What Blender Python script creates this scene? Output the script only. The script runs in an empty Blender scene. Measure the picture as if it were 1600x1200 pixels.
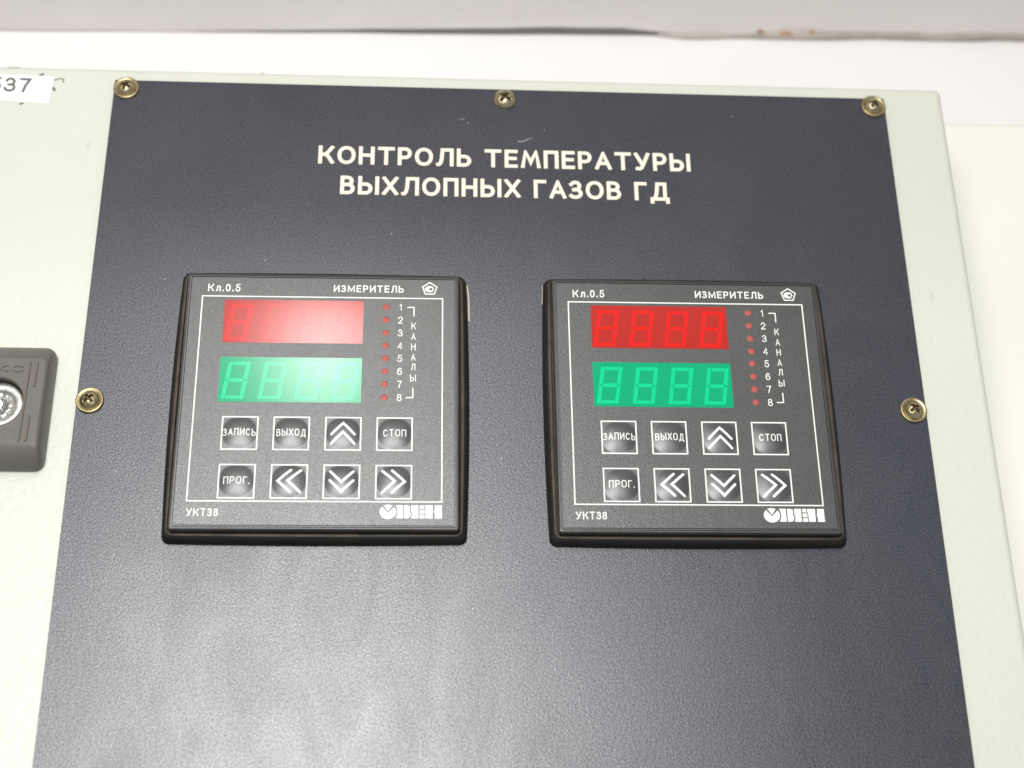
import bpy, bmesh, math, random
from mathutils import Matrix, Vector, noise

random.seed(7)
S = 0.001                       # everything below is written in millimetres
scn = bpy.context.scene
COL = scn.collection

# ------------------------------------------------------------------ camera
CAM_LOC = (-26.4165, -200.0088, 457.9142)
R = [[0.99835744, -0.01044966, 0.05633133],
     [-0.01403408, 0.90866676, 0.41728618],
     [-0.05554691, -0.41739133, 0.90702758]]          # world -> camera
cd = bpy.data.cameras.new('camera')
cd.sensor_width = 36.0
cd.lens = 53.0871
cd.clip_start = 0.01
cd.clip_end = 50.0
cd.dof.use_dof = True
cd.dof.focus_distance = 0.500
cd.dof.aperture_fstop = 8.5
cam = bpy.data.objects.new('camera', cd)
COL.objects.link(cam)
M = Matrix(R).transposed().to_4x4()
M.translation = Vector(CAM_LOC) * S
cam.matrix_world = M
scn.camera = cam

# ------------------------------------------------------------------ world, lamps, exposure
w = bpy.data.worlds.new('World')
scn.world = w
w.use_nodes = True
bg = w.node_tree.nodes['Background']
bg.inputs[0].default_value = (0.98, 0.985, 1.0, 1)
bg.inputs[1].default_value = 0.36


def lamp(name, loc, target, radius, radiance, color):
    ld = bpy.data.lights.new(name, 'AREA')
    ld.shape = 'DISK'
    ld.size = 2 * radius * S
    ld.energy = radiance * math.pi * math.pi * (radius * S) ** 2
    ld.color = color
    o = bpy.data.objects.new(name, ld)
    COL.objects.link(o)
    o.location = Vector(loc) * S
    o.rotation_euler = (Vector(target) - Vector(loc)).to_track_quat('-Z', 'Y').to_euler()
    return o


lamp('ceiling_lamp', (-150, 592, 1200), (-55, 28, 0), 52, 60.0, (1.0, 0.98, 0.95))
lamp('room_lamp', (-138, 12, 900), (-60, -60, 0), 225, 15.0, (1.0, 1.0, 0.99))

vs = scn.view_settings
vs.view_transform = 'Standard'
vs.look = 'None'
vs.exposure = 0.12
vs.gamma = 1.0
vs.use_curve_mapping = False


# ------------------------------------------------------------------ object helpers
def tag(o, label=None, cat=None, group=None, kind=None):
    if label: o['label'] = label
    if cat: o['category'] = cat
    if group: o['group'] = group
    if kind: o['kind'] = kind
    return o


def empty(name, loc, rz=0.0):
    o = bpy.data.objects.new(name, None)
    COL.objects.link(o)
    o.location = Vector(loc) * S
    o.rotation_euler = (0, 0, rz)
    o.empty_display_size = 0.01
    return o


class MB:
    """collects polygons (mm) with material slots, builds ONE mesh object"""
    def __init__(self):
        self.v, self.f, self.m, self.s = [], [], [], []

    def poly(self, pts, mat=0, smooth=False):
        i = len(self.v)
        self.v += [tuple(p) for p in pts]
        self.f.append(tuple(range(i, i + len(pts))))
        self.m.append(mat); self.s.append(smooth)

    def grid(self, rows, mat=0, smooth=True, closed=True):
        i = len(self.v)
        n = len(rows[0])
        for r in rows: self.v += [tuple(p) for p in r]
        for a in range(len(rows) - 1):
            for b in range(n if closed else n - 1):
                c = (b + 1) % n
                self.f.append((i + a * n + b, i + a * n + c, i + (a + 1) * n + c, i + (a + 1) * n + b))
                self.m.append(mat); self.s.append(smooth)

    def cap(self, ring, mat=0, smooth=False):
        self.poly(ring, mat, smooth)

    def build(self, name, mats, parent=None, sharp=None):
        me = bpy.data.meshes.new(name)
        me.from_pydata([(x * S, y * S, z * S) for x, y, z in self.v], [], self.f)
        if not isinstance(mats, (list, tuple)): mats = [mats]
        for m in mats: me.materials.append(m)
        me.polygons.foreach_set('material_index', self.m)
        me.polygons.foreach_set('use_smooth', self.s)
        if sharp:
            bm = bmesh.new(); bm.from_mesh(me)
            bmesh.ops.remove_doubles(bm, verts=bm.verts, dist=1e-7)
            bmesh.ops.recalc_face_normals(bm, faces=bm.faces)
            for e in bm.edges:
                if len(e.link_faces) == 2 and e.calc_face_angle(0) > math.radians(sharp): e.smooth = False
            bm.to_mesh(me); bm.free()
        me.update()
        o = bpy.data.objects.new(name, me)
        COL.objects.link(o)
        if parent: o.parent = parent
        return o


def ring(hw, hh, r, z, cx=0, cy=0, bx=0, by=0, ns=14, nc=6):
    """rounded rectangle, counter-clockwise; bx/by make its sides belly out"""
    out = []
    r = max(r, 1e-3)
    cs = [(hw - r, -hh + r, -90), (hw - r, hh - r, 0), (-hw + r, hh - r, 90), (-hw + r, -hh + r, 180)]
    pts = []
    for (x, y, a0) in cs:
        for k in range(nc + 1):
            a = math.radians(a0 + 90 * k / nc)
            pts.append((x + r * math.cos(a), y + r * math.sin(a)))
    n = nc + 1
    for q in range(4):
        a = pts[q * n:(q + 1) * n]
        b = pts[((q + 1) % 4) * n]
        out += a
        for k in range(1, ns):
            t = k / ns
            out.append((a[-1][0] + (b[0] - a[-1][0]) * t, a[-1][1] + (b[1] - a[-1][1]) * t))
    res = []
    for x, y in out:
        ux, uy = x / hw, y / hh
        res.append((cx + x + bx * ux * max(0, 1 - uy * uy), cy + y + by * uy * max(0, 1 - ux * ux), z))
    return res


def circle(cx, cy, r, z, n=40):
    return [(cx + r * math.cos(2 * math.pi * k / n), cy + r * math.sin(2 * math.pi * k / n), z) for k in range(n)]


# ------------------------------------------------------------------ materials
def new_mat(name):
    m = bpy.data.materials.new(name)
    m.use_nodes = True
    nt = m.node_tree
    return m, nt, nt.nodes['Principled BSDF']


def N(nt, typ, **kw):
    n = nt.nodes.new(typ)
    for k, v in kw.items():
        if k.startswith('_'): setattr(n, k[1:], v)
        else: n.inputs[k.replace('__', ' ')].default_value = v
    return n


def coords(nt):
    co = nt.nodes.new('ShaderNodeTexCoord').outputs['Object']
    inf = nt.nodes.new('ShaderNodeObjectInfo')
    ad = N(nt, 'ShaderNodeVectorMath', _operation='ADD')
    nt.links.new(co, ad.inputs[0]); nt.links.new(inf.outputs['Random'], ad.inputs[1])   # no two pieces share their blotches
    return ad.outputs[0]


def ramp(nt, src, p0, p1, c0, c1):
    n = nt.nodes.new('ShaderNodeValToRGB')
    n.color_ramp.elements[0].position = p0; n.color_ramp.elements[0].color = (*c0, 1)
    n.color_ramp.elements[1].position = p1; n.color_ramp.elements[1].color = (*c1, 1)
    nt.links.new(src, n.inputs[0])
    return n.outputs[0]


def mrange(nt, src, a, b, c, d):
    n = N(nt, 'ShaderNodeMapRange')
    for k, v in zip(('From Min', 'From Max', 'To Min', 'To Max'), (a, b, c, d)): n.inputs[k].default_value = v
    nt.links.new(src, n.inputs[0])
    return n.outputs[0]


def plain(name, base, rough, metal=0.0, spec=0.5, coat=0.0, coat_rough=0.1):
    m, nt, p = new_mat(name)
    p.inputs['Base Color'].default_value = (*base, 1)
    p.inputs['Roughness'].default_value = rough
    p.inputs['Metallic'].default_value = metal
    p.inputs['Specular IOR Level'].default_value = spec
    p.inputs['Coat Weight'].default_value = coat
    p.inputs['Coat Roughness'].default_value = coat_rough
    return m


def grained(name, base0, base1, rough0, rough1, gscale, gdist, spec=0.5, mottle=9.0, specks=0.0, peel=None, grain=0.0, ior=1.5, streak=False):
    """dark or pale skin: fine grain in the relief, slow mottling in colour and gloss, a few dust specks"""
    m, nt, p = new_mat(name)
    co = coords(nt)
    big = N(nt, 'ShaderNodeTexNoise', Scale=mottle, Detail=5.0, Roughness=0.6, Distortion=0.6)
    nt.links.new(co, big.inputs['Vector'])
    col = ramp(nt, big.outputs[0], 0.3, 0.7, base0, base1)
    if specks:
        v = N(nt, 'ShaderNodeTexVoronoi', Scale=210.0)
        nt.links.new(co, v.inputs['Vector'])
        sp = mrange(nt, v.outputs['Distance'], 0.035, 0.05, 1.0, 0.0)
        pick = N(nt, 'ShaderNodeMath', _operation='GREATER_THAN')
        sep = nt.nodes.new('ShaderNodeSeparateColor')
        nt.links.new(v.outputs['Color'], sep.inputs[0])
        nt.links.new(sep.outputs[0], pick.inputs[0]); pick.inputs[1].default_value = 1.0 - specks
        mul = N(nt, 'ShaderNodeMath', _operation='MULTIPLY')
        nt.links.new(sp, mul.inputs[0]); nt.links.new(pick.outputs[0], mul.inputs[1])
        mx = nt.nodes.new('ShaderNodeMix'); mx.data_type = 'RGBA'
        nt.links.new(mul.outputs[0], mx.inputs['Factor'])
        nt.links.new(col, mx.inputs['A']); mx.inputs['B'].default_value = (0.5, 0.5, 0.48, 1)
        col = mx.outputs['Result']
    nt.links.new(col, p.inputs['Base Color'])
    sm = N(nt, 'ShaderNodeTexNoise', Scale=mottle * 2.3, Detail=6.0, Roughness=0.62, Distortion=1.2)
    if streak:
        mp = nt.nodes.new('ShaderNodeMapping')
        mp.inputs['Scale'].default_value = (1.7, 0.8, 1.0)
        mp.inputs['Rotation'].default_value = (0, 0, 0.25)
        nt.links.new(co, mp.inputs['Vector'])
        nt.links.new(mp.outputs[0], sm.inputs['Vector'])
    else:
        nt.links.new(co, sm.inputs['Vector'])
    nt.links.new(mrange(nt, sm.outputs[0], 0.3, 0.7, rough0, rough1), p.inputs['Roughness'])
    p.inputs['IOR'].default_value = ior
    fn = N(nt, 'ShaderNodeTexNoise', Scale=gscale * .8, Detail=1.0, Roughness=0.5)
    fo = N(nt, 'ShaderNodeVectorMath', _operation='ADD')
    nt.links.new(co, fo.inputs[0]); fo.inputs[1].default_value = (3.1, 7.7, 1.3)
    nt.links.new(fo.outputs[0], fn.inputs['Vector'])
    nt.links.new(mrange(nt, fn.outputs[0], 0.32, 0.68, spec * (1 - grain), spec), p.inputs['Specular IOR Level'])
    g = N(nt, 'ShaderNodeTexNoise', Scale=gscale, Detail=2.0, Roughness=0.6)
    nt.links.new(co, g.inputs['Vector'])
    b = nt.nodes.new('ShaderNodeBump')
    b.inputs['Strength'].default_value = 1.0
    b.inputs['Distance'].default_value = gdist
    nt.links.new(g.outputs[0], b.inputs['Height'])
    last = b.outputs[0]
    if peel:
        g2 = N(nt, 'ShaderNodeTexNoise', Scale=peel[0], Detail=1.0)
        nt.links.new(co, g2.inputs['Vector'])
        b2 = nt.nodes.new('ShaderNodeBump')
        b2.inputs['Strength'].default_value = 1.0
        b2.inputs['Distance'].default_value = peel[1]
        nt.links.new(g2.outputs[0], b2.inputs['Height'])
        nt.links.new(last, b2.inputs['Normal'])
        last = b2.outputs[0]
    nt.links.new(last, p.inputs['Normal'])
    return m


MT = {}
MT['plate'] = grained('dark_plate_skin', (0.007, 0.0095, 0.021), (0.012, 0.0145, 0.028), 0.325, 0.395, 2100.0, 0.00006, spec=1.0, mottle=11, specks=0.09, grain=0.42, ior=1.62, streak=True)
MT['plate_edge'] = plain('plate_edge', (0.05, 0.055, 0.05), 0.6)
MT['film'] = grained('charcoal_film', (0.040, 0.041, 0.039), (0.050, 0.051, 0.048), 0.33, 0.37, 2300.0, 0.00005, spec=1.0, mottle=20, specks=0.015, grain=0.35, ior=1.58)
MT['button'] = grained('charcoal_button', (0.024, 0.024, 0.025), (0.032, 0.032, 0.032), 0.40, 0.42, 2300.0, 0.00002, spec=1.0, mottle=40, grain=0.1, ior=1.6)
MT['bezel'] = grained('black_plastic', (0.032, 0.032, 0.030), (0.050, 0.048, 0.043), 0.34, 0.44, 1500.0, 0.00003, spec=1.0, mottle=30)
MT['housing'] = grained('black_rubber', (0.010, 0.010, 0.009), (0.018, 0.017, 0.015), 0.42, 0.55, 1300.0, 0.00003, spec=0.3, mottle=30)
MT['paint'] = grained('pale_enamel', (0.625, 0.635, 0.55), (0.65, 0.655, 0.57), 0.34, 0.42, 700.0, 0.00001, spec=0.5, mottle=6, peel=(420.0, 0.00017))
MT['sheet'] = grained('cream_enamel', (0.85, 0.85, 0.765), (0.88, 0.875, 0.795), 0.36, 0.44, 900.0, 0.00002, spec=0.5, mottle=14, peel=(420.0, 0.00017))
MT['table'] = grained('white_board', (0.86, 0.83, 0.82), (0.89, 0.86, 0.85), 0.5, 0.6, 400.0, 0.00001, spec=0.3, mottle=5)
MT['wall'] = grained('grey_plaster', (0.80, 0.77, 0.765), (0.86, 0.825, 0.82), 0.8, 0.9, 90.0, 0.0003, spec=0.2, mottle=4)
MT['white_ink'] = plain('white_ink', (0.80, 0.80, 0.77), 0.5)
MT['cream_ink'] = plain('cream_ink', (0.86, 0.80, 0.66), 0.5)
MT['tan_edge'] = plain('tan_edge', (0.22, 0.18, 0.11), 0.55)
MT['red_film'] = plain('red_film', (0.42, 0.022, 0.014), 0.30, spec=0.0, coat=0.85, coat_rough=0.18)
MT['red_seg'] = plain('red_segment', (0.70, 0.010, 0.007), 0.30, spec=0.0, coat=0.85, coat_rough=0.18)
MT['green_film'] = plain('green_film', (0.0, 0.35, 0.155), 0.30, spec=0.0, coat=0.85, coat_rough=0.18)
MT['green_seg'] = plain('green_segment', (0.0, 0.56, 0.25), 0.30, spec=0.0, coat=0.85, coat_rough=0.18)
MT['led'] = plain('red_lens', (0.42, 0.07, 0.055), 0.5, spec=0.5)
MT['led_rim'] = plain('red_lens_rim', (0.22, 0.06, 0.052), 0.5, spec=0.5)
MT['grey_plastic'] = grained('grey_plastic', (0.105, 0.101, 0.083), (0.125, 0.120, 0.10), 0.36, 0.46, 900.0, 0.00003, spec=0.5, mottle=25)
MT['groove'] = plain('rib_plastic', (0.13, 0.10, 0.07), 0.5)
MT['recess'] = plain('lock_recess', (0.05, 0.042, 0.032), 0.5)
MT['ink'] = plain('marker_ink', (0.17, 0.18, 0.16), 0.6)
MT['stain'] = plain('grey_stain', (0.58, 0.585, 0.50), 0.5)
MT['paper'] = plain('label_paper', (0.90, 0.90, 0.87), 0.55, spec=0.3)
MT['print'] = plain('grey_print', (0.13, 0.14, 0.13), 0.6)
MT['dust'] = plain('pale_lint', (0.40, 0.39, 0.36), 0.7)
MT['dusty'] = grained('dusty_ledge', (0.022, 0.019, 0.015), (0.085, 0.066, 0.045), 0.5, 0.7, 1500.0, 0.00008, spec=0.4, mottle=60)
MT['slot_shade'] = plain('slot_shade', (0.10, 0.075, 0.035), 0.6, metal=0.4)
MT['bare'] = plain('bare_edge', (0.62, 0.52, 0.34), 0.5)
MT['rust'] = plain('orange_paint', (0.55, 0.22, 0.11), 0.8)


def metal(name, c0, c1, rough, bump=0.0, bscale=800.0):
    m, nt, p = new_mat(name)
    co = coords(nt)
    n = N(nt, 'ShaderNodeTexNoise', Scale=420.0, Detail=4.0)
    nt.links.new(co, n.inputs['Vector'])
    nt.links.new(ramp(nt, n.outputs[0], 0.35, 0.65, c0, c1), p.inputs['Base Color'])
    p.inputs['Metallic'].default_value = 1.0
    p.inputs['Roughness'].default_value = rough
    if bump:
        g = N(nt, 'ShaderNodeTexNoise', Scale=bscale, Detail=2.0)
        nt.links.new(co, g.inputs['Vector'])
        b = nt.nodes.new('ShaderNodeBump'); b.inputs['Distance'].default_value = bump
        nt.links.new(g.outputs[0], b.inputs['Height']); nt.links.new(b.outputs[0], p.inputs['Normal'])
    return m


MT['brass'] = metal('yellow_zinc', (0.32, 0.265, 0.14), (0.47, 0.40, 0.24), 0.42, 0.00003)
MT['brass_dark'] = metal('worn_zinc', (0.34, 0.28, 0.15), (0.54, 0.47, 0.32), 0.33, 0.00004)
MT['silver'] = metal('cast_zinc', (0.40, 0.40, 0.37), (0.54, 0.53, 0.50), 0.45, 0.00010)
MT['foil'] = metal('rough_zinc', (0.55, 0.55, 0.52), (0.70, 0.70, 0.66), 0.32, 0.0005, 260.0)


# ------------------------------------------------------------------ lettering: every glyph is a set of pen strokes
def arc(cx, cy, rx, ry, a0, a1, n=12):
    return [(cx + rx * math.cos(math.radians(a0 + (a1 - a0) * k / n)), cy + ry * math.sin(math.radians(a0 + (a1 - a0) * k / n))) for k in range(n + 1)]


def sup(cx, cy, rx, ry, e=2.4, n=28):
    out = []
    for k in range(n):
        a = 2 * math.pi * k / n
        c, s = math.cos(a), math.sin(a)
        out.append((cx + rx * math.copysign(abs(c) ** (2 / e), c), cy + ry * math.copysign(abs(s) ** (2 / e), s)))
    return out


def G(ch, title):
    """-> width (cap heights), [(points, closed)] in a unit box of pen centre lines"""
    bowl = lambda y0, y1, x=1.0: [(0, y1), (x * .55, y1)] + arc(x * .55, (y0 + y1) / 2, x * .45, (y1 - y0) / 2, 90, -90, 10)[1:] + [(0, y0)]
    T = {
        'К': (.70, [([(0, 0), (0, 1)], 0), ([(.97, 1), (.62, .66), (.42, .53), (.12, .5)], 0), ([(.42, .53), (.64, .40), (1, 0)], 0)]),
        'О': (.76, [(sup(.5, .5, .5, .5, 2.15 if title else 2.6), 1)]),
        'С': (.72, [(arc(.5, .5, .5, .5, 42, 318, 22), 0)]),
        'Н': (.70, [([(0, 0), (0, 1)], 0), ([(1, 0), (1, 1)], 0), ([(0, .52), (1, .52)], 0)]),
        'Т': (.70, [([(0, 1), (1, 1)], 0), ([(.5, 1), (.5, 0)], 0)]),
        'Р': (.64, [([(0, 0), (0, 1)], 0), (bowl(.42, 1), 0)]),
        'Л': (.74, [([(0, 0), (.1, .02), (.2, .14), (.27, .4), (.32, 1), (1, 1), (1, 0)], 0)]),
        'л': (.58, [([(0, 0), (.12, .02), (.22, .14), (.28, .34), (.32, .70), (1, .70), (1, 0)], 0)]),
        'Ь': (.64, [([(0, 1), (0, 0)], 0), (bowl(0, .58), 0)]),
        'Е': (.60, [([(1, 1), (0, 1), (0, 0), (1, 0)], 0), ([(0, .52), (.9, .52)], 0)]),
        'М': (.88, [([(0, 0), (.17, 1), (.5, .27), (.83, 1), (1, 0)] if title else [(0, 0), (0, 1), (.5, .12), (1, 1), (1, 0)], 0)]),
        'П': (.70, [([(0, 0), (0, 1), (1, 1), (1, 0)], 0)]),
        'А': (.76, [([(0, 0), (.5, 1), (1, 0)], 0), ([(.2, .32), (.8, .32)], 0)]),
        'У': (.72, [([(1, 1), (.56, .25), (.42, .06), (.26, 0), (.1, .02)], 0), ([(0, 1), (.52, .30)], 0)]),
        'Ы': (.92, [([(0, 1), (0, 0)], 0), (bowl(0, .58, .62), 0), ([(1, 1), (1, 0)], 0)]),
        'В': (.66, [([(0, 0), (0, 1)], 0), (bowl(.53, 1, .88), 0), (bowl(0, .53, 1.0), 0)]),
        'Х': (.72, [([(0, 0), (1, 1)], 0), ([(0, 1), (1, 0)], 0)]),
        'З': (.60, [([(.0, .86)] + arc(.42, .75, .46, .25, 125, -90, 12)[1:] + [(.3, .5)], 0), ([(.3, .5)] + arc(.42, .26, .58, .26, 90, -130, 14) + [(-.02, .1)], 0)]),
        'Г': (.56, [([(0, 0), (0, 1), (1, 1)], 0)]),
        'Д': (.84, [([(0, -.2), (0, 0), (1, 0), (1, -.2)], 0), ([(.17, 0), (.3, .4), (.36, 1), (.84, 1), (.84, 0)], 0)]),
        'И': (.72, [([(0, 1), (0, 0)], 0), ([(0, .04), (1, .96)], 0), ([(1, 1), (1, 0)], 0)]),
        'D': (.80, [([(0, 0), (0, 1), (.45, 1)] + arc(.45, .5, .55, .5, 90, -90, 12)[1:] + [(0, 0)], 0)]),
        'K': (.80, [([(0, 0), (0, 1)], 0), ([(.97, 1), (.1, .5)], 0), ([(.35, .6), (1, 0)], 0)]),
        'C': (.80, [(arc(.5, .5, .5, .5, 42, 318, 22), 0)]),
        '0': (.56, [(sup(.5, .5, .5, .5, 2.4), 1)]),
        '1': (.40, [([(.15, .74), (.5, .84), (.78, 1), (.78, 0)], 0)]),
        '2': (.58, [([(.02, .72)] + arc(.5, .72, .48, .28, 170, -30, 12) + [(.0, .0), (1, 0)], 0)]),
        '3': (.58, [(arc(.48, .75, .44, .25, 165, -90, 12) + [(.35, .5)], 0), ([(.35, .5)] + arc(.46, .26, .54, .26, 90, -165, 14), 0)]),
        '4': (.60, [([(.74, 0), (.74, 1), (0, .28), (1, .28)], 0)]),
        '5': (.58, [([(.94, 1), (.18, 1), (.06, .47)] + arc(.48, .32, .52, .32, 130, -160, 14), 0)]),
        '6': (.58, [([(.92, .84)] + arc(.55, .62, .52, .38, 60, 180, 8) + [(.0, .3)], 0), (sup(.5, .31, .5, .31, 2.1, 20), 1)]),
        '7': (.58, [([(0, 1), (1, 1), (.55, .45), (.38, 0)], 0)]),
        '8': (.58, [(sup(.5, .76, .43, .24, 2.1, 20), 1), (sup(.5, .26, .5, .26, 2.1, 20), 1)]),
        '.': (.16, [([(.5, -.06), (.5, .10)], 0)]),
    }
    return T[ch]


TITLE_W = {'К': .87, 'О': 1.0, 'Н': .87, 'Т': .93, 'Р': .77, 'Л': .97, 'Ь': .80, 'Е': .73, 'М': 1.10, 'П': .83, 'А': .93, 'У': .87, 'Ы': 1.16, 'В': .80, 'Х': .88, 'З': .74, 'Г': .70, 'Д': 1.08}


def clip_y(poly, y0, y1):
    for lim, sgn in ((y0, 1), (y1, -1)):
        out = []
        for i, p in enumerate(poly):
            q = poly[(i + 1) % len(poly)]
            dp, dq = (p[1] - lim) * sgn, (q[1] - lim) * sgn
            if dp >= 0: out.append(p)
            if dp * dq < 0:
                t = dp / (dp - dq)
                out.append((p[0] + (q[0] - p[0]) * t, p[1] + (q[1] - p[1]) * t))
        poly = out
        if len(poly) < 3: return []
    return poly


def ribbon(pts, th, closed=False, cap=0.5, sub=None):
    """pen stroke -> list of quads; cap: how far a free end runs on, in pen widths"""
    p = [Vector((x, y)) for x, y in pts]
    q = [p[0]]
    for a in p[1:]:
        if (a - q[-1]).length > 1e-6: q.append(a)
    p = q
    if closed and (p[0] - p[-1]).length < 1e-6: p.pop()
    if not closed and cap:
        p[0] = p[0] + (p[0] - p[1]).normalized() * th * cap
        p[-1] = p[-1] + (p[-1] - p[-2]).normalized() * th * cap
    if sub:
        q = []
        n = len(p)
        for i in range(n if closed else n - 1):
            a, b = p[i], p[(i + 1) % n]
            k = max(1, int((b - a).length / sub + .99))
            q += [a + (b - a) * j / k for j in range(k)]
        if not closed: q.append(p[-1])
        p = q
    n = len(p)
    L, Rr = [], []
    for i in range(n):
        d0 = (p[i] - p[i - 1]).normalized() if (closed or i > 0) else None
        d1 = (p[(i + 1) % n] - p[i]).normalized() if (closed or i < n - 1) else None
        if d0 is None: d0 = d1
        if d1 is None: d1 = d0
        nn = Vector((-d0.y - d1.y, d0.x + d1.x))
        if nn.length < 1e-3: nn = Vector((-d1.y, d1.x))
        nn.normalize()
        c = max(0.42, nn.dot(Vector((-d1.y, d1.x))))
        L.append(p[i] + nn * th / 2 / c); Rr.append(p[i] - nn * th / 2 / c)
    out = []
    for i in range(n if closed else n - 1):
        j = (i + 1) % n
        out.append([tuple(Rr[i]), tuple(Rr[j]), tuple(L[j]), tuple(L[i])])
    return out


def text(mb, s, x0, x1, y0, y1, th, z, mat=0, title=False, zf=None, grow=0.0, gap=.19, space=.42, slant=0.0):
    H = y1 - y0
    ws = []
    for ch in s:
        ws.append(space if ch == ' ' else (TITLE_W.get(ch) if title else None) or G(ch, title)[0])
    tot = sum(ws) + gap * (len(s) - 1)
    k = (x1 - x0) / tot
    x = x0
    for ch, wd in zip(s, ws):
        if ch != ' ':
            W = wd * k
            for si, (pts, cl) in enumerate(G(ch, title)[1]):
                q = [(x + th / 2 + px * (W - th), y0 + th / 2 + py * (H - th)) for px, py in pts]
                for quad in ribbon(q, th + grow, cl, cap=.5, sub=.5 if zf else None):
                    quad = clip_y(quad, y0 - (.25 * H if ch == 'Д' else 0) - grow / 2, y1 + grow / 2)
                    if len(quad) >= 3:
                        mb.poly([(px + slant * (py - y0), py, z + .004 * si + (zf(px, py) if zf else 0)) for px, py in quad], mat)
        x += (wd + gap) * k


def rect_line(mb, x0, x1, y0, y1, th, z, mat=0):
    h = th
    mb.poly([(x0, y1 - h, z), (x1, y1 - h, z), (x1, y1, z), (x0, y1, z)], mat)
    mb.poly([(x0, y0, z), (x1, y0, z), (x1, y0 + h, z), (x0, y0 + h, z)], mat)
    mb.poly([(x0, y0 + h, z), (x0 + h, y0 + h, z), (x0 + h, y1 - h, z), (x0, y1 - h, z)], mat)
    mb.poly([(x1 - h, y0 + h, z), (x1, y0 + h, z), (x1, y1 - h, z), (x1 - h, y1 - h, z)], mat)


# ------------------------------------------------------------------ the setting: table, wall
def wav(x, s, seed): return noise.noise(Vector((x * s, seed, 0.3)))


ZT = -100.0
xs = [-900 + 6 * i for i in range(301)]


def wall_y(x): return 231.5 + x * 0.0235


mb = MB()
mb.grid([[(x, y, z) for x in xs] for y, z in ((-900, ZT - 20), (-900, ZT), (0, ZT))] + [[(x, wall_y(x) + .7 + .5 * wav(x, .03, 4.4) - a, ZT - b) for x in xs] for a, b in ((.5, 0), (.15, .15), (0, .5), (0, 20))], 0, False, closed=False)
tag(mb.build('tabletop', MT['table']), 'smooth white tabletop under and behind the pale cabinet', 'table', kind='structure')


def wall_gap(x):
    """the wall's lower edge hangs a little above the table, unevenly"""
    g = .15 + .5 * max(0, wav(x, .03, 3.1)) + 5.0 * max(0, min(1, (x + 145) / 170)) * (1 if x < 60 else max(.12, 1 - (x - 60) / (30 + 10 * wav(x, .05, 1.7))))
    return ZT + g + .25 * wav(x, .08, 8.2) * min(1, g)


rows = [[(x, wall_y(x) - 1.5, ZT - 60) for x in xs], [(x, wall_y(x) + 45, ZT - 60) for x in xs], [(x, wall_y(x) + 45, wall_gap(x)) for x in xs], [(x, wall_y(x) + .8, wall_gap(x)) for x in xs]]
for dz in (.6, 2, 5, 10, 20, 40, 80, 160, 500):
    rows.append([(x, wall_y(x) + (.9 * wav(x, .02, 5.5 + dz * .03) + .5 * wav(x, .07, 2.5 + dz * .05)) * min(1, dz / 3) + dz * .012, wall_gap(x) + dz) for x in xs])
mb = MB()
mb.grid(rows, 0, True, closed=False)
tag(mb.build('back_wall', MT['wall'], sharp=50), 'grey plastered wall rising behind the white tabletop', 'wall', kind='structure')

mb = MB()

# peeling dirt along the foot of the wall on the right
mb = MB()
prof = [(0, 0), (-.9, .2), (-1.6, 1.0), (-1.7, 2.2), (-1.1, 3.4), (-.2, 4.4), (.6, 4.8)]
xr = [76 + 4 * i for i in range(60)]
mb.grid([[(x, wall_y(x) + py * (1 + .5 * wav(x, .05, 2.2)) * min(1, (x - 70) / 20), ZT - .1 + pz * (1 + .8 * wav(x, .04, 6.2)) * min(1, .15 + max(0, x - 70) / 34)) for x in xr] for py, pz in prof], 0, True, closed=False)
md = grained('brown_dirt', (0.26, 0.22, 0.17), (0.62, 0.57, 0.52), .8, .9, 300, .0005, spec=.2, mottle=26)
dirt = mb.build('sealant_bead', md)
tag(dirt, 'dirty brown sealant bead along the foot of the grey wall', 'sealant')


def tube(path, r, n=10):
    rows = []
    for i, p in enumerate(path):
        a = Vector(path[max(0, i - 1)]); b = Vector(path[min(len(path) - 1, i + 1)])
        d = (b - a).normalized()
        u = d.cross(Vector((0, 0, 1)))
        u = u.normalized() if u.length > 1e-4 else Vector((1, 0, 0))
        v = u.cross(d)
        rows.append([tuple(Vector(p) + (u * math.cos(2 * math.pi * k / n) + v * math.sin(2 * math.pi * k / n)) * r) for k in range(n)])
    return rows


mb = MB()
mb.grid(tube([(122 + t * 2.6, wall_y(122) - .6 + .6 * math.sin(t * .9), ZT + 5.5 - 4.8 * math.sin(t * .62) ** 2) for t in range(11)], .45))
o = mb.build('wire_scrap', MT['rust'])
tag(o, 'thin orange scrap of wire caught between wall and tabletop', 'wire')

# ------------------------------------------------------------------ cream box lying beside the cabinet
root = empty('flat_steel_box', (330, -80, ZT))
tag(root, 'cream textured steel box lying low to the right of the cabinet', 'steel box')
mb = MB()
SH, SW2, SH2 = 40.0, 160.0, 242.2
rw = [ring(SW2, SH2, 3, 0), ring(SW2, SH2, 3, SH - 2.2), ring(SW2 - .6, SH2 - .6, 3, SH - .7), ring(SW2 - 2.2, SH2 - 2.2, 3, SH)]
mb.grid(rw); mb.cap(rw[-1])
mb.build('shell', MT['sheet'], root, sharp=50)

# ------------------------------------------------------------------ pale control cabinet
CX, CY = -98.0, -104.0
HW, HH = 164.4 - CX, 136.1 - CY
cab = empty('control_cabinet', (CX, CY, ZT))
tag(cab, 'pale grey-green enamel control cabinet with dark name plate screwed to its front', 'cabinet')
off = Vector((-CX, -CY, -ZT))


def rel(o): o.location = off * S; return o


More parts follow.
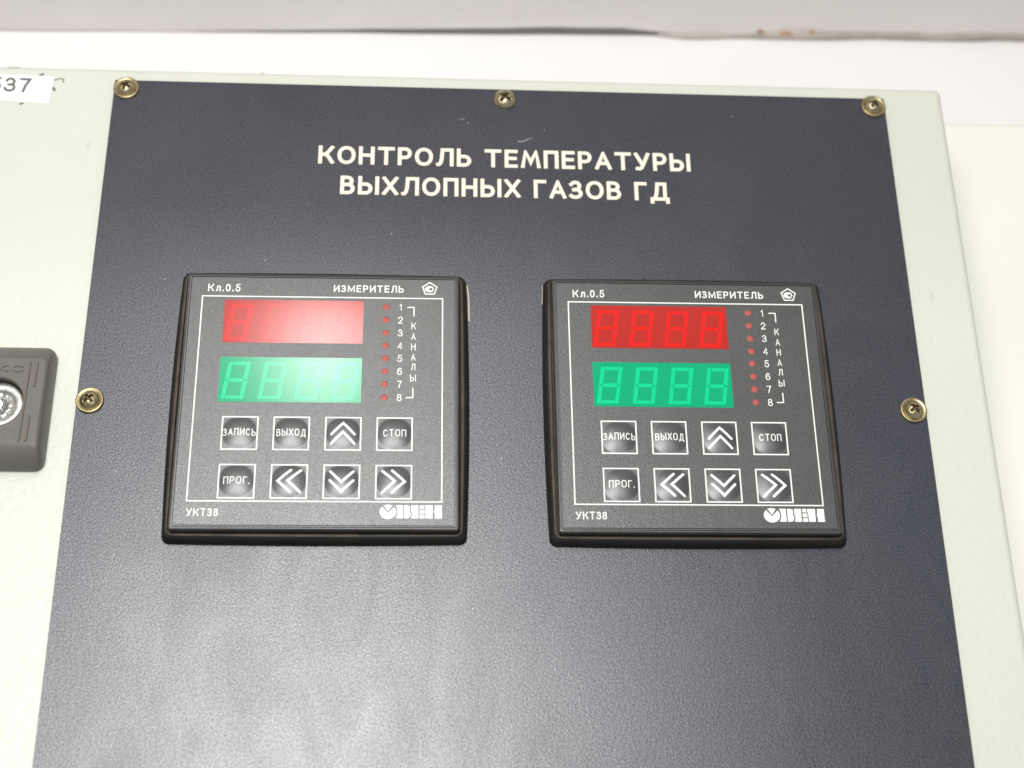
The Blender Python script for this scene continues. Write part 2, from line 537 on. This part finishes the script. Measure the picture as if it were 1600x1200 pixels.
mb = MB()
ZC = -1.2
rw = [ring(HW, HH, 2.0, ZT, CX, CY)]
rf = 2.6
for k in range(7):
    a = math.radians(90 * k / 6)
    rw.append(ring(HW - rf * (1 - math.cos(a)), HH - rf * (1 - math.cos(a)), 2.0, ZC - rf + rf * math.sin(a), CX, CY))
mb.grid(rw); mb.cap(rw[-1])
rel(mb.build('cabinet_body', MT['paint'], cab, sharp=60))

# ink remains and faint stains round the paper label
zi = ZC + .03
mb = MB()
for pts, th in (([(-168.2, 131.7), (-167.2, 132.3)], .9), ([(-162.9, 129.7), (-161.8, 130.2), (-160.4, 130.55), (-159.6, 130.1), (-159.9, 129.0)], .5), ([(-162.9, 126.3), (-162.4, 125.4)], 1.0), ([(-173.8, 119.0), (-173.0, 119.4)], .8)):
    for i, qd in enumerate(ribbon(pts, th, cap=.4)): mb.poly([(x, y, zi) for x, y in qd])
rel(mb.build('ink_mark', MT['ink'], cab))
for cx, cy, rx, ry in ((-133.3, 134.0, 1.6, .5), (-147.9, 102.3, .9, 1.6), (-88.5, 135.2, .9, .35), (-178.0, 135.0, 2.6, .35), (149.5, 47, .5, 2.5)):
    mb = MB()
    mb.poly([(cx + rx * (1 + .25 * wav(a, .8, cx)) * math.cos(a * .3927), cy + ry * math.sin(a * .3927), zi) for a in range(16)])
    rel(mb.build('stain', MT['stain'], cab))

# paper label 537
mb = MB()
a = math.radians(-1.6)
lab = [(-163.2, 131.15), (-196.0, 132.2), (-195.5, 120.9), (-163.9, 119.75)]
zl = ZC + .10
mb.poly([(x, y, zl) for x, y in lab], 0)
for i in range(4):
    x, y = lab[i]; x2, y2 = lab[(i + 1) % 4]
    mb.poly([(x, y, zl), (x, y, ZC - .05), (x2, y2, ZC - .05), (x2, y2, zl)], 0)
pl = rel(mb.build('paper_label', MT['paper'], cab))
mb = MB()
text(mb, '537', -185.6, -171.0, 124.0, 130.2, 1.0, zl + .03, 0, gap=.16, slant=0.0)
for i, (x, y, z) in enumerate(mb.v): mb.v[i] = (x, y - (x + 171) * .022, z)
mb.build('printed_number', MT['print'], pl)

# ------------------------------------------------------------------ dark name plate
mb = MB()
PX0, PX1, PY0, PY1 = -141.05, 141.5, -318.0, 129.75
pc, pd = ((PX0 + PX1) / 2, (PY0 + PY1) / 2), ((PX1 - PX0) / 2, (PY1 - PY0) / 2)
r0, r1, r2 = ring(*pd, .3, ZC - .1, *pc), ring(*pd, .3, -.12, *pc), ring(pd[0] - .12, pd[1] - .12, .3, 0, *pc)
mb.grid([r0, r1], 1, False); mb.grid([r1, r2], 1, False); mb.cap(r2, 0)
plate = rel(mb.build('name_plate', [MT['plate'], MT['plate_edge']], cab))
for grow, z, m, nm in ((.34, .02, 'tan_edge', None), (0, .05, 'cream_ink', 'title_lettering')):
    mbx = MB() if grow else mbx
    mi = 0 if grow else 1
    text(mbx, 'КОНТРОЛЬ ТЕМПЕРАТУРЫ', -66.5, 67.0, 95.95, 103.45, 1.30, z, mi, title=True, grow=grow, gap=.19, space=.39)
    text(mbx, 'ВЫХЛОПНЫХ ГАЗОВ ГД', -58.3, 58.7, 83.45, 91.0, 1.30, z, mi, title=True, grow=grow, gap=.19, space=.39)
mbx.build('title_lettering', [MT['tan_edge'], MT['cream_ink']], plate)

# pale edges of the cutouts showing beside the meters
mb = MB()
for pts, th in (([(-13.55, 47.8), (-13.05, 44.5), (-12.85, 40.6), (-12.78, 34)], .4), ([(-13.4, -38.2), (-13.55, -41.9)], .45), ([(13.0, -37.1), (13.05, -41.7)], .5), ([(12.6, 48.0), (12.3, 41.0)], .3)):
    mb = MB()
    for qd in ribbon(pts, th, cap=0): mb.poly([(x, y, .02) for x, y in qd])
    mb.build('cutout_edge', MT['bare'], plate)

# a curved scratch and pale nicks in the plate
mb = MB()
for pts, th in (([(4.6, 107.35), (5.6, 107.1), (6.8, 107.2), (7.9, 107.8), (8.6, 108.3)], .28), ([(8.6, 108.3), (9.6, 108.6), (10.4, 108.7)], .12),
                ([(-16.6, 116.2), (-15.4, 116.0), (-14.4, 116.5)], .16), ([(-13.6, 114.2), (-13.2, 114.7)], .3), ([(14.3, 112.2), (14.5, 112.6)], .4)):
    n = len(pts)
    qs = ribbon(pts, th, cap=0)
    for qd in qs: mb.poly([(x, y, .02) for x, y in qd])
mb.build('scratch', MT['dust'], plate)


# ------------------------------------------------------------------ screws
def lathe(mb, prof, n=40, mat=0, cx=0, cy=0):
    rows = [circle(cx, cy, r, z, n) for r, z in prof]
    mb.grid(rows, mat, True)
    mb.cap(rows[-1], mat)


def screw_head(rad, height, z0, ang):
    mb = MB()
    n, rr = 64, 26
    rows = []
    ca, sa = math.cos(ang), math.sin(ang)
    sph = (rad * rad + height * height) / (2 * height)
    for i in range(rr + 1):
        r = rad * (1 - i / rr) + 1e-3
        row = []
        for k in range(n):
            a = 2 * math.pi * k / n
            x, y = r * math.cos(a), r * math.sin(a)
            z = z0 + math.sqrt(max(0, sph * sph - r * r)) - (sph - height)
            u, v = x * ca + y * sa, -x * sa + y * ca
            wd, ln = rad * .16, rad * .62
            def arm(p, q):
                across = max(0, min(1, (wd - abs(q)) / (rad * .05)))
                along = max(0, min(1, (ln - abs(p)) / (rad * .16)))
                return across * along
            d = max(arm(u, v), arm(v, u))
            core = max(0, min(1, (rad * .27 - math.hypot(u, v)) / (rad * .1)))
            z -= max(d * (.55 + .35 * (1 - r / rad)), core * .95) * height * .95
            row.append((x, y, z))
        rows.append(row)
    rows.insert(0, [(x, y, 0) for x, y, z in rows[0]])
    mb.grid(rows); mb.cap(rows[-1])
    for i, f in enumerate(mb.f):                      # shade inside the cross slot, painted as a dark brown colour
        c = [mb.v[j] for j in f]
        r = math.hypot(sum(p[0] for p in c), sum(p[1] for p in c)) / len(c)
        z = sum(p[2] for p in c) / len(c)
        if r < rad * .75 and z < z0 + math.sqrt(sph * sph - r * r) - (sph - height) - height * .38: mb.m[i] = 1
    return mb


SCREWS = [(-136.6, 125.9, 1.2, True, None), (137.0, 125.9, .9, True, None), (-136.7, 2.5, .78, True, None), (137.0, 2.9, .65, True, None),
          (0.1, 125.1, .95, False, 'larger domed screw without a washer')]
for x, y, ang, wash, lb in SCREWS:
    if wash: sc = screw_head(3.35, 1.9, 1.0, ang).build('screw', [MT['brass_dark'], MT['slot_shade']], cab, sharp=70)
    else: sc = screw_head(4.25, 2.4, .5, ang).build('screw', [MT['brass_dark'], MT['slot_shade']], cab, sharp=70)
    sc.location = (off + Vector((x, y, 0))) * S
    if lb: sc['label'] = lb
    if wash:
        mb = MB()
        lathe(mb, [(4.55, 0.0), (4.62, .45), (4.5, .85), (4.2, 1.02), (3.85, .95), (3.3, .62), (2.4, .55)])
        mb.build('washer', MT['brass'], sc)

# ------------------------------------------------------------------ cabinet lock
LX, LY = -164.6, -0.8
mb = MB()
zl0 = ZC
rows = [ring(15.7, 21.3, 3.2, zl0), ring(15.75, 21.3, 3.2, 1.6), ring(15.6, 20.9, 3.1, 2.8), ring(15.3, 19.6, 2.9, 4.2), ring(15.0, 17.4, 2.4, 5.9), ring(14.6, 15.7, 2.0, 6.75), ring(13.9, 14.9, 1.6, 7.0)]
mb.grid(rows)
inner = []
hc = (0.0, -.3)
for (x, y, z) in rows[-1]:
    a = math.atan2(y - hc[1], x - hc[0])
    inner.append((hc[0] + 8.6 * math.cos(a), hc[1] + 8.6 * math.sin(a), 7.0))
mb.grid([rows[-1], inner], 0, False)
wallr = [[(x, y, z) for x, y, z in inner]] + [[(hc[0] + (x - hc[0]) * f, hc[1] + (y - hc[1]) * f, z) for x, y, _ in inner] for f, z in ((.975, 6.8), (.96, 6.3), (.955, .8))]
mb.grid(wallr[:3], 0); mb.grid(wallr[2:], 1); mb.cap(wallr[-1], 1)
lock = mb.build('cabinet_lock', [MT['grey_plastic'], MT['recess']], cab, sharp=50)
lock.location = (off + Vector((LX, LY, 0))) * S


def rib(mb, p, q, wd, h, z, mat=0):
    d = (Vector(q) - Vector(p)).normalized(); nn = Vector((-d.y, d.x)) * wd / 2
    a, b = Vector(p), Vector(q)
    base = [a + nn, a - nn, b - nn, b + nn]
    top = [a + nn * .6, a - nn * .6, b - nn * .6, b + nn * .6]
    B = [(v.x, v.y, z) for v in base]; Tt = [(v.x, v.y, z + h) for v in top]
    for i in range(4):
        j = (i + 1) % 4
        mb.poly([B[i], B[j], Tt[j], Tt[i]], mat)
    mb.poly(Tt, mat)


mb = MB()
for x, ya, yb in ((9.1, 13.6, -14.2), (11.4, 13.6, 5.0), (11.0, -5.2, -14.0)):
    rib(mb, (x, ya), (x - .5 * (ya - yb) / 28, yb), .95, .45, 7.0 - .02)
mb.build('rib', MT['groove'], lock)
mb = MB()
text(mb, 'DKC', -7.2, 7.6, 10.1, 12.7, .6, 7.4, 0, gap=.2)
for q in [f for f in mb.f]:
    pts = [mb.v[i] for i in q]
    for i in range(len(pts)):
        a, b = pts[i], pts[(i + 1) % len(pts)]
        mb.poly([(a[0], a[1], 6.98), (b[0], b[1], 6.98), b, a])
tri = [(1.2, -11.4), (4.0, -9.9), (4.0, -12.9)]
for qd in ribbon(tri, .4, True) + ribbon([(5.4, -10.4), (6.3, -9.9), (6.3, -13.0)], .45) + ribbon([(7.3, -9.7), (7.3, -13.2)], .3): mb.poly([(x, y, 7.1) for x, y in qd])
mb.build('embossed_mark', MT['grey_plastic'], lock)
mb = MB()
cyl = [(7.95, .8), (7.95, 4.1), (7.7, 4.4), (5.4, 4.2), (5.0, 3.9)]
rows = [circle(*hc, r, z, 48) for r, z in cyl]
trir = []
for k in range(48):
    a = 2 * math.pi * k / 48
    r3 = 3.6 / max(.5, math.cos(((a - .5) % (2 * math.pi / 3)) - math.pi / 3)) * .62 + 1.2
    trir.append((hc[0] + min(4.7, r3 + .9) * math.cos(a), hc[1] + min(4.7, r3 + .9) * math.sin(a), 3.4))
rows.append(trir)
mb.grid(rows, 0)
up = [(hc[0] + (x - hc[0]) * .82, hc[1] + (y - hc[1]) * .82, 2.4 + .5 * noise.noise(Vector((x, y, 1)))) for x, y, z in trir]
up2 = [(hc[0] + (x - hc[0]) * .62, hc[1] + (y - hc[1]) * .62, 3.9 + .7 * noise.noise(Vector((x * .6, y * .6, 4)))) for x, y, z in trir]
up3 = [(hc[0] + (x - hc[0]) * .3, hc[1] + (y - hc[1]) * .3, 4.5 + .7 * noise.noise(Vector((x * .6, y * .6, 7)))) for x, y, z in trir]
mb.grid([trir, up, up2, up3], 1); mb.cap(up3, 1)
mb.build('lock_cylinder', [MT['silver'], MT['foil']], lock, sharp=60)

# ------------------------------------------------------------------ temperature meters
BX = (-24.97, -8.49, 8.10, 24.62)
BY = (-12.82, -29.36)
BO, BI = 5.87, 5.40                    # half size of the white frame, half size of the key inside it
ZF = 7.0
DH = 0.85


def dome(x, y):
    r2 = ((abs(x) / BI) ** 2.5 + (abs(y) / BI) ** 2.5) ** (2 / 2.5)
    return DH * max(0.0, 1 - r2) if r2 < 1 else 0.0


def make_meter():
    root = empty('panel_meter', (0, 0, 0))
    # outer housing: barrel-sided collar standing on the plate, ledge and groove round the front frame
    mb = MB()
    prof = [(48.0, 2.3, -1.0, 1.0, .5), (48.0, 2.3, .6, 1.0, .5), (47.85, 2.3, 1.7, 1.0, .5), (47.5, 2.2, 2.9, .95, .45), (47.0, 2.1, 3.8, .85, .4), (46.5, 2.4, 4.25, .7, .3), (46.15, 2.0, 4.4, .5, .2),
            (45.95, 1.6, 4.3, .3, .1), (45.85, 1.4, 3.2, .15, 0), (45.2, 1.2, 3.0, 0, 0)]
    rr = [ring(h, h, r, z, 0, 0, bx, by) for h, r, z, bx, by in prof]
    mb.grid(rr[:6]); mb.grid(rr[5:], 1)
    mb.build('housing', [MT['housing'], MT['dusty']], root, sharp=60)
    # front frame
    mb = MB()
    prof = [(45.1, .8, 2.6), (45.35, 1.0, 3.6), (45.5, 1.0, 5.4), (45.5, 1.0, 6.1), (45.3, .9, 6.75), (45.0, .8, 6.95), (44.85, .7, 6.95), (44.75, .7, 6.55), (44.6, .7, 6.55), (44.5, .6, 7.05), (44.2, .5, 7.05), (44.1, .4, 6.5), (43.85, .4, 6.5)]
    mb.grid([ring(h, h, r, z) for h, r, z in prof])
    mb.build('bezel', MT['bezel'], root, sharp=40)
    # face film with printed lines; the keys sit in its openings
    mb = MB()
    E = 43.9
    cx = [-E] + [v for c in BX for v in (c - BI, c + BI)] + [E]
    cy = [-E] + [v for c in reversed(BY) for v in (c - BI, c + BI)] + [E]
    for i in range(len(cx) - 1):
        for j in range(len(cy) - 1):
            if i % 2 == 1 and j % 2 == 1: continue
            mb.poly([(cx[i], cy[j], ZF), (cx[i + 1], cy[j], ZF), (cx[i + 1], cy[j + 1], ZF), (cx[i], cy[j + 1], ZF)], 0)
    zp = ZF + .03
    rect_line(mb, -40.35, 40.15, -36.25, 36.95, .44, zp, 1)
    for x in BX:
        for y in BY: rect_line(mb, x - BO, x + BO, y - BO, y + BO, BO - BI, zp + .01, 1)
    text(mb, 'Кл.0.5', -38.5, -27.75, 38.5, 41.35, .42, zp, 1, gap=.22)
    text(mb, 'ИЗМЕРИТЕЛЬ', 3.35, 26.85, 38.82, 41.5, .44, zp, 1, gap=.20)
    text(mb, 'УКТ38', -40.0, -30.05, -41.1, -38.5, .38, zp, 1, gap=.17)
    ny = [33.35, 28.48, 23.68, 18.93, 14.3, 9.56, 4.87, .12]
    for k, y in enumerate(ny):
        hw = .5 if k == 0 else .78
        text(mb, str(k + 1), 25.9 - hw, 25.9 + hw, y - 1.3, y + 1.3, .33, zp, 1)
    for ch, y in zip('КАНАЛЫ', (26.3, 22.4, 18.6, 14.8, 11.2, 7.2)):
        hw = .98 if ch == 'Ы' else .74
        text(mb, ch, 30.32 - hw, 30.32 + hw, y - 1.22, y + 1.22, .30, zp, 1)
    for pts in ([(28.1, 33.33), (30.38, 33.33), (30.38, 29.9)], [(28.05, .12), (30.35, .12), (30.33, 3.65)]):
        for qd in ribbon(pts, .4, cap=0): mb.poly([(x, y, zp) for x, y in qd], 1)
    # verification mark: pentagon round a closed C with a dot
    c = (35.6, 40.38)
    pent = [(c[0] + 2.55 * math.sin(2 * math.pi * k / 5), c[1] + .05 + 2.45 * math.cos(2 * math.pi * k / 5)) for k in range(5)]
    for qd in ribbon(pent, .42, True): mb.poly([(x, y, zp) for x, y in qd], 1)
    cc = [(c[0] - .05 + 1.62 * math.cos(math.radians(t)), c[1] - .05 + 1.22 * math.sin(math.radians(t))) for t in range(32, 329, 12)]
    ci = [(c[0] + .45 + .72 * math.cos(math.radians(t)), c[1] - .05 + .50 * math.sin(math.radians(t))) for t in range(32, 329, 12)]
    for k in range(len(cc) - 1): mb.poly([(*cc[k], zp), (*cc[k + 1], zp), (*ci[k + 1], zp), (*ci[k], zp)], 1)
    mb.poly([(c[0] + 1.12 + .34 * math.cos(t * .5236), c[1] - .05 + .30 * math.sin(t * .5236), zp + .005) for t in range(12)], 1)
    face = mb.build('face_film', [MT['film'], MT['white_ink']], root)
    # maker's mark, cut out of white blocks
    mb = MB()
    def lp(px, py): return (20.35 + (px - 160) * (40.0 - 20.35) / 1295, -36.98 - (py - 110) * 4.87 / 322, zp)
    pc, pr, ph = (334, 271), 174, 161
    def cpt(t): return (pc[0] + pr * math.cos(math.radians(t)), pc[1] - ph * math.sin(math.radians(t)))
    mb.poly([lp(*cpt(t)) for t in range(129, 52, -4)] + [lp(420, 140), lp(336, 262), lp(256, 140)])
    big = [cpt(t) for t in range(134, 406, 6)]
    mb.poly([lp(338, 292)] + [lp(*p) for p in big[:23]]); mb.poly([lp(338, 292)] + [lp(*p) for p in big[22:]])
    mb.poly([lp(*p) for p in [(490, 122), (515, 170), (530, 230), (533, 275), (526, 330), (508, 380), (488, 412), (640, 412), (640, 122)]])
    mb.poly([lp(*p) for p in [(664, 122), (745, 124), (785, 142), (796, 180), (790, 225), (778, 250), (664, 250)]])
    mb.poly([lp(*p) for p in [(664, 250), (778, 250), (803, 285), (808, 330), (798, 375), (765, 405), (730, 412), (664, 412)]])
    mb.poly([lp(*p) for p in [(812, 122), (818, 180), (812, 235), (828, 280), (833, 330), (825, 375), (808, 412), (965, 412), (965, 122)]])
    for a, b, cc_, d in ((990, 1078, 122, 202), (990, 1093, 224, 308), (990, 1093, 328, 412)): mb.poly([lp(a, cc_), lp(a, d), lp(b, d), lp(b, cc_)])
    mb.poly([lp(*p) for p in [(1096, 122), (1096, 205), (1112, 212), (1112, 412), (1262, 412), (1266, 122)]])
    mb.poly([lp(*p) for p in [(1306, 122), (1306, 210), (1292, 235), (1292, 290), (1306, 315), (1306, 412), (1455, 412), (1455, 122)]])
    mb.build('maker_logo', MT['white_ink'], face)

    # keys
    leg = ['ЗАПИСЬ', 'ВЫХОД', 'up', 'СТОП', 'ПРОГ.', 'left', 'down', 'right']
    span = {'ЗАПИСЬ': (-5.2, 5.2), 'ВЫХОД': (-4.72, 4.75), 'СТОП': (-3.65, 3.75), 'ПРОГ.': (-4.1, 4.2)}
    for k, s in enumerate(leg):
        bx, by = BX[k % 4], BY[k // 4]
        mb = MB()
        n = 28
        mb.grid([[((-1 + 2 * i / n) * BI, (-1 + 2 * j / n) * BI, dome((-1 + 2 * i / n) * BI, (-1 + 2 * j / n) * BI)) for i in range(n + 1)] for j in range(n + 1)], 0, True, closed=False)
        b = mb.build('push_button', MT['button'], root)
        b.location = Vector((bx, by, ZF)) * S
        mb = MB()
        if s in span:
            dy = .12
            text(mb, s, *span[s], -1.25 + dy, 1.25 + dy, .32, .03, 0, zf=dome, gap=.20)
        else:
            chev = []
            for o_ in (1.55, -1.62):
                if s == 'up': chev.append([(-3.7, o_ - 1.9), (0, o_ + 1.95), (3.7, o_ - 1.9)])
                if s == 'down': chev.append([(-3.7, o_ + 1.9), (0, o_ - 1.95), (3.7, o_ + 1.9)])
                if s == 'left': chev.append([(-o_ + 2.05, 3.7), (-o_ - 1.95, 0), (-o_ + 2.05, -3.7)])
                if s == 'right': chev.append([(o_ - 2.05, 3.7), (o_ + 1.95, 0), (o_ - 2.05, -3.7)])
            for c_ in chev:
                for qd in ribbon(c_, .86, cap=0, sub=.4): mb.poly([(x, y, .03 + dome(x, y)) for x, y in qd])
                for ex, ey in (c_[0], c_[2]):
                    mb.poly([(ex + .43 * math.cos(t * .3927), ey + .43 * math.sin(t * .3927), .036 + dome(ex + .43 * math.cos(t * .3927), ey + .43 * math.sin(t * .3927))) for t in range(16)])
        mb.build('key_legend', MT['white_ink'], b)

    # display windows with unlit seven-segment digits behind tinted film
    def seg_digit(x, y, wd, ht, th):
        """seven slanted segments with hairline gaps; x, y = lower left of the upright digit"""
        out = []
        g = .14
        mid = ht / 2
        out.append([(th + g, 0), (wd - th - g, 0), (wd - th - g, th * .92), (th + g, th * .92)])
        out.append([(th + g, ht), (th + g, ht - th * .92), (wd - th - g, ht - th * .92), (wd - th - g, ht)])
        out.append([(th * .75, mid), (th * 1.25, mid - th * .52), (wd - th * 1.25, mid - th * .52), (wd - th * .75, mid), (wd - th * 1.25, mid + th * .52), (th * 1.25, mid + th * .52)])
        for a in (0, 1):
            X = (lambda v: v) if a == 0 else (lambda v: wd - v)
            out.append([(X(.25), 0), (X(th), 0), (X(th), mid - th * .6), (X(th * .5), mid - g), (X(0), mid - g), (X(0), .3)])
            out.append([(X(0), mid + g), (X(th * .5), mid + g), (X(th), mid + th * .6), (X(th), ht), (X(.25), ht), (X(0), ht - .3)])
        return [[(x + px + .145 * py, y + py) for px, py in q] for q in out]

    for nm, fm, sm, x0, x1, y0, y1, dx, dy in (('red_display', 'red_film', 'red_seg', -32.62, 13.55, 19.5, 35.45, -32.1, 20.3),
                                              ('green_display', 'green_film', 'green_seg', -32.75, 13.52, -1.92, 14.2, -31.85, -.85)):
        mb = MB()
        zd = ZF + .05
        mb.poly([(x0, y0, zd), (x1, y0, zd), (x1, y1, zd), (x0, y1, zd)])
        for (a, b) in (((x0, y0), (x1, y0)), ((x1, y0), (x1, y1)), ((x1, y1), (x0, y1)), ((x0, y1), (x0, y0))):
            mb.poly([(*a, zd), (*a, ZF - .05), (*b, ZF - .05), (*b, zd)])
        d = mb.build(nm, MT[fm], root)
        for k in range(4):
            mb = MB()
            for q in seg_digit(dx + 11.87 * k, dy, 7.25, 13.3, 1.3): mb.poly([(x, y, zd + .02) for x, y in q])
            mb.poly([(dx + 11.87 * k + 9.2 + .5 * math.cos(t * .5236), dy + .55 + .5 * math.sin(t * .5236), zd + .02) for t in range(12)], 1)
            mb.build('digit', [MT[sm], MT[fm]], d)
    for y in ny:
        mb = MB()
        rows = [circle(0, 0, 1.18, .02, 24), circle(0, 0, .95, .06, 24), circle(0, 0, .6, .10, 24)]
        mb.grid(rows[:2], 1, True); mb.grid(rows[1:], 0, True); mb.cap(rows[-1], 0)
        o = mb.build('indicator_light', [MT['led'], MT['led_rim']], root)
        o.location = Vector((21.05, y - .05, ZF)) * S
    return root


def copy_tree(o, parent=None):
    c = o.copy(); COL.objects.link(c)
    if parent: c.parent = parent
    for ch in list(o.children): copy_tree(ch, c)
    return c


m1 = make_meter()
m2 = copy_tree(m1)
GRP = 'panel meters set in the dark name plate'
for o, (x, y, a) in ((m1, (-61.65, 1.79, .005)), (m2, (60.85, 1.86, .004))):
    o.location = Vector((x, y, 0)) * S
    o.rotation_euler = (0, 0, a)
tag(m1, 'black square meter whose red and green displays are washed out by lamp glare, beneath ВЫХЛОПНЫХ', 'meter', GRP)
tag(m2, 'black square meter with clear glare-free displays, beneath ГАЗОВ ГД', 'meter', GRP)
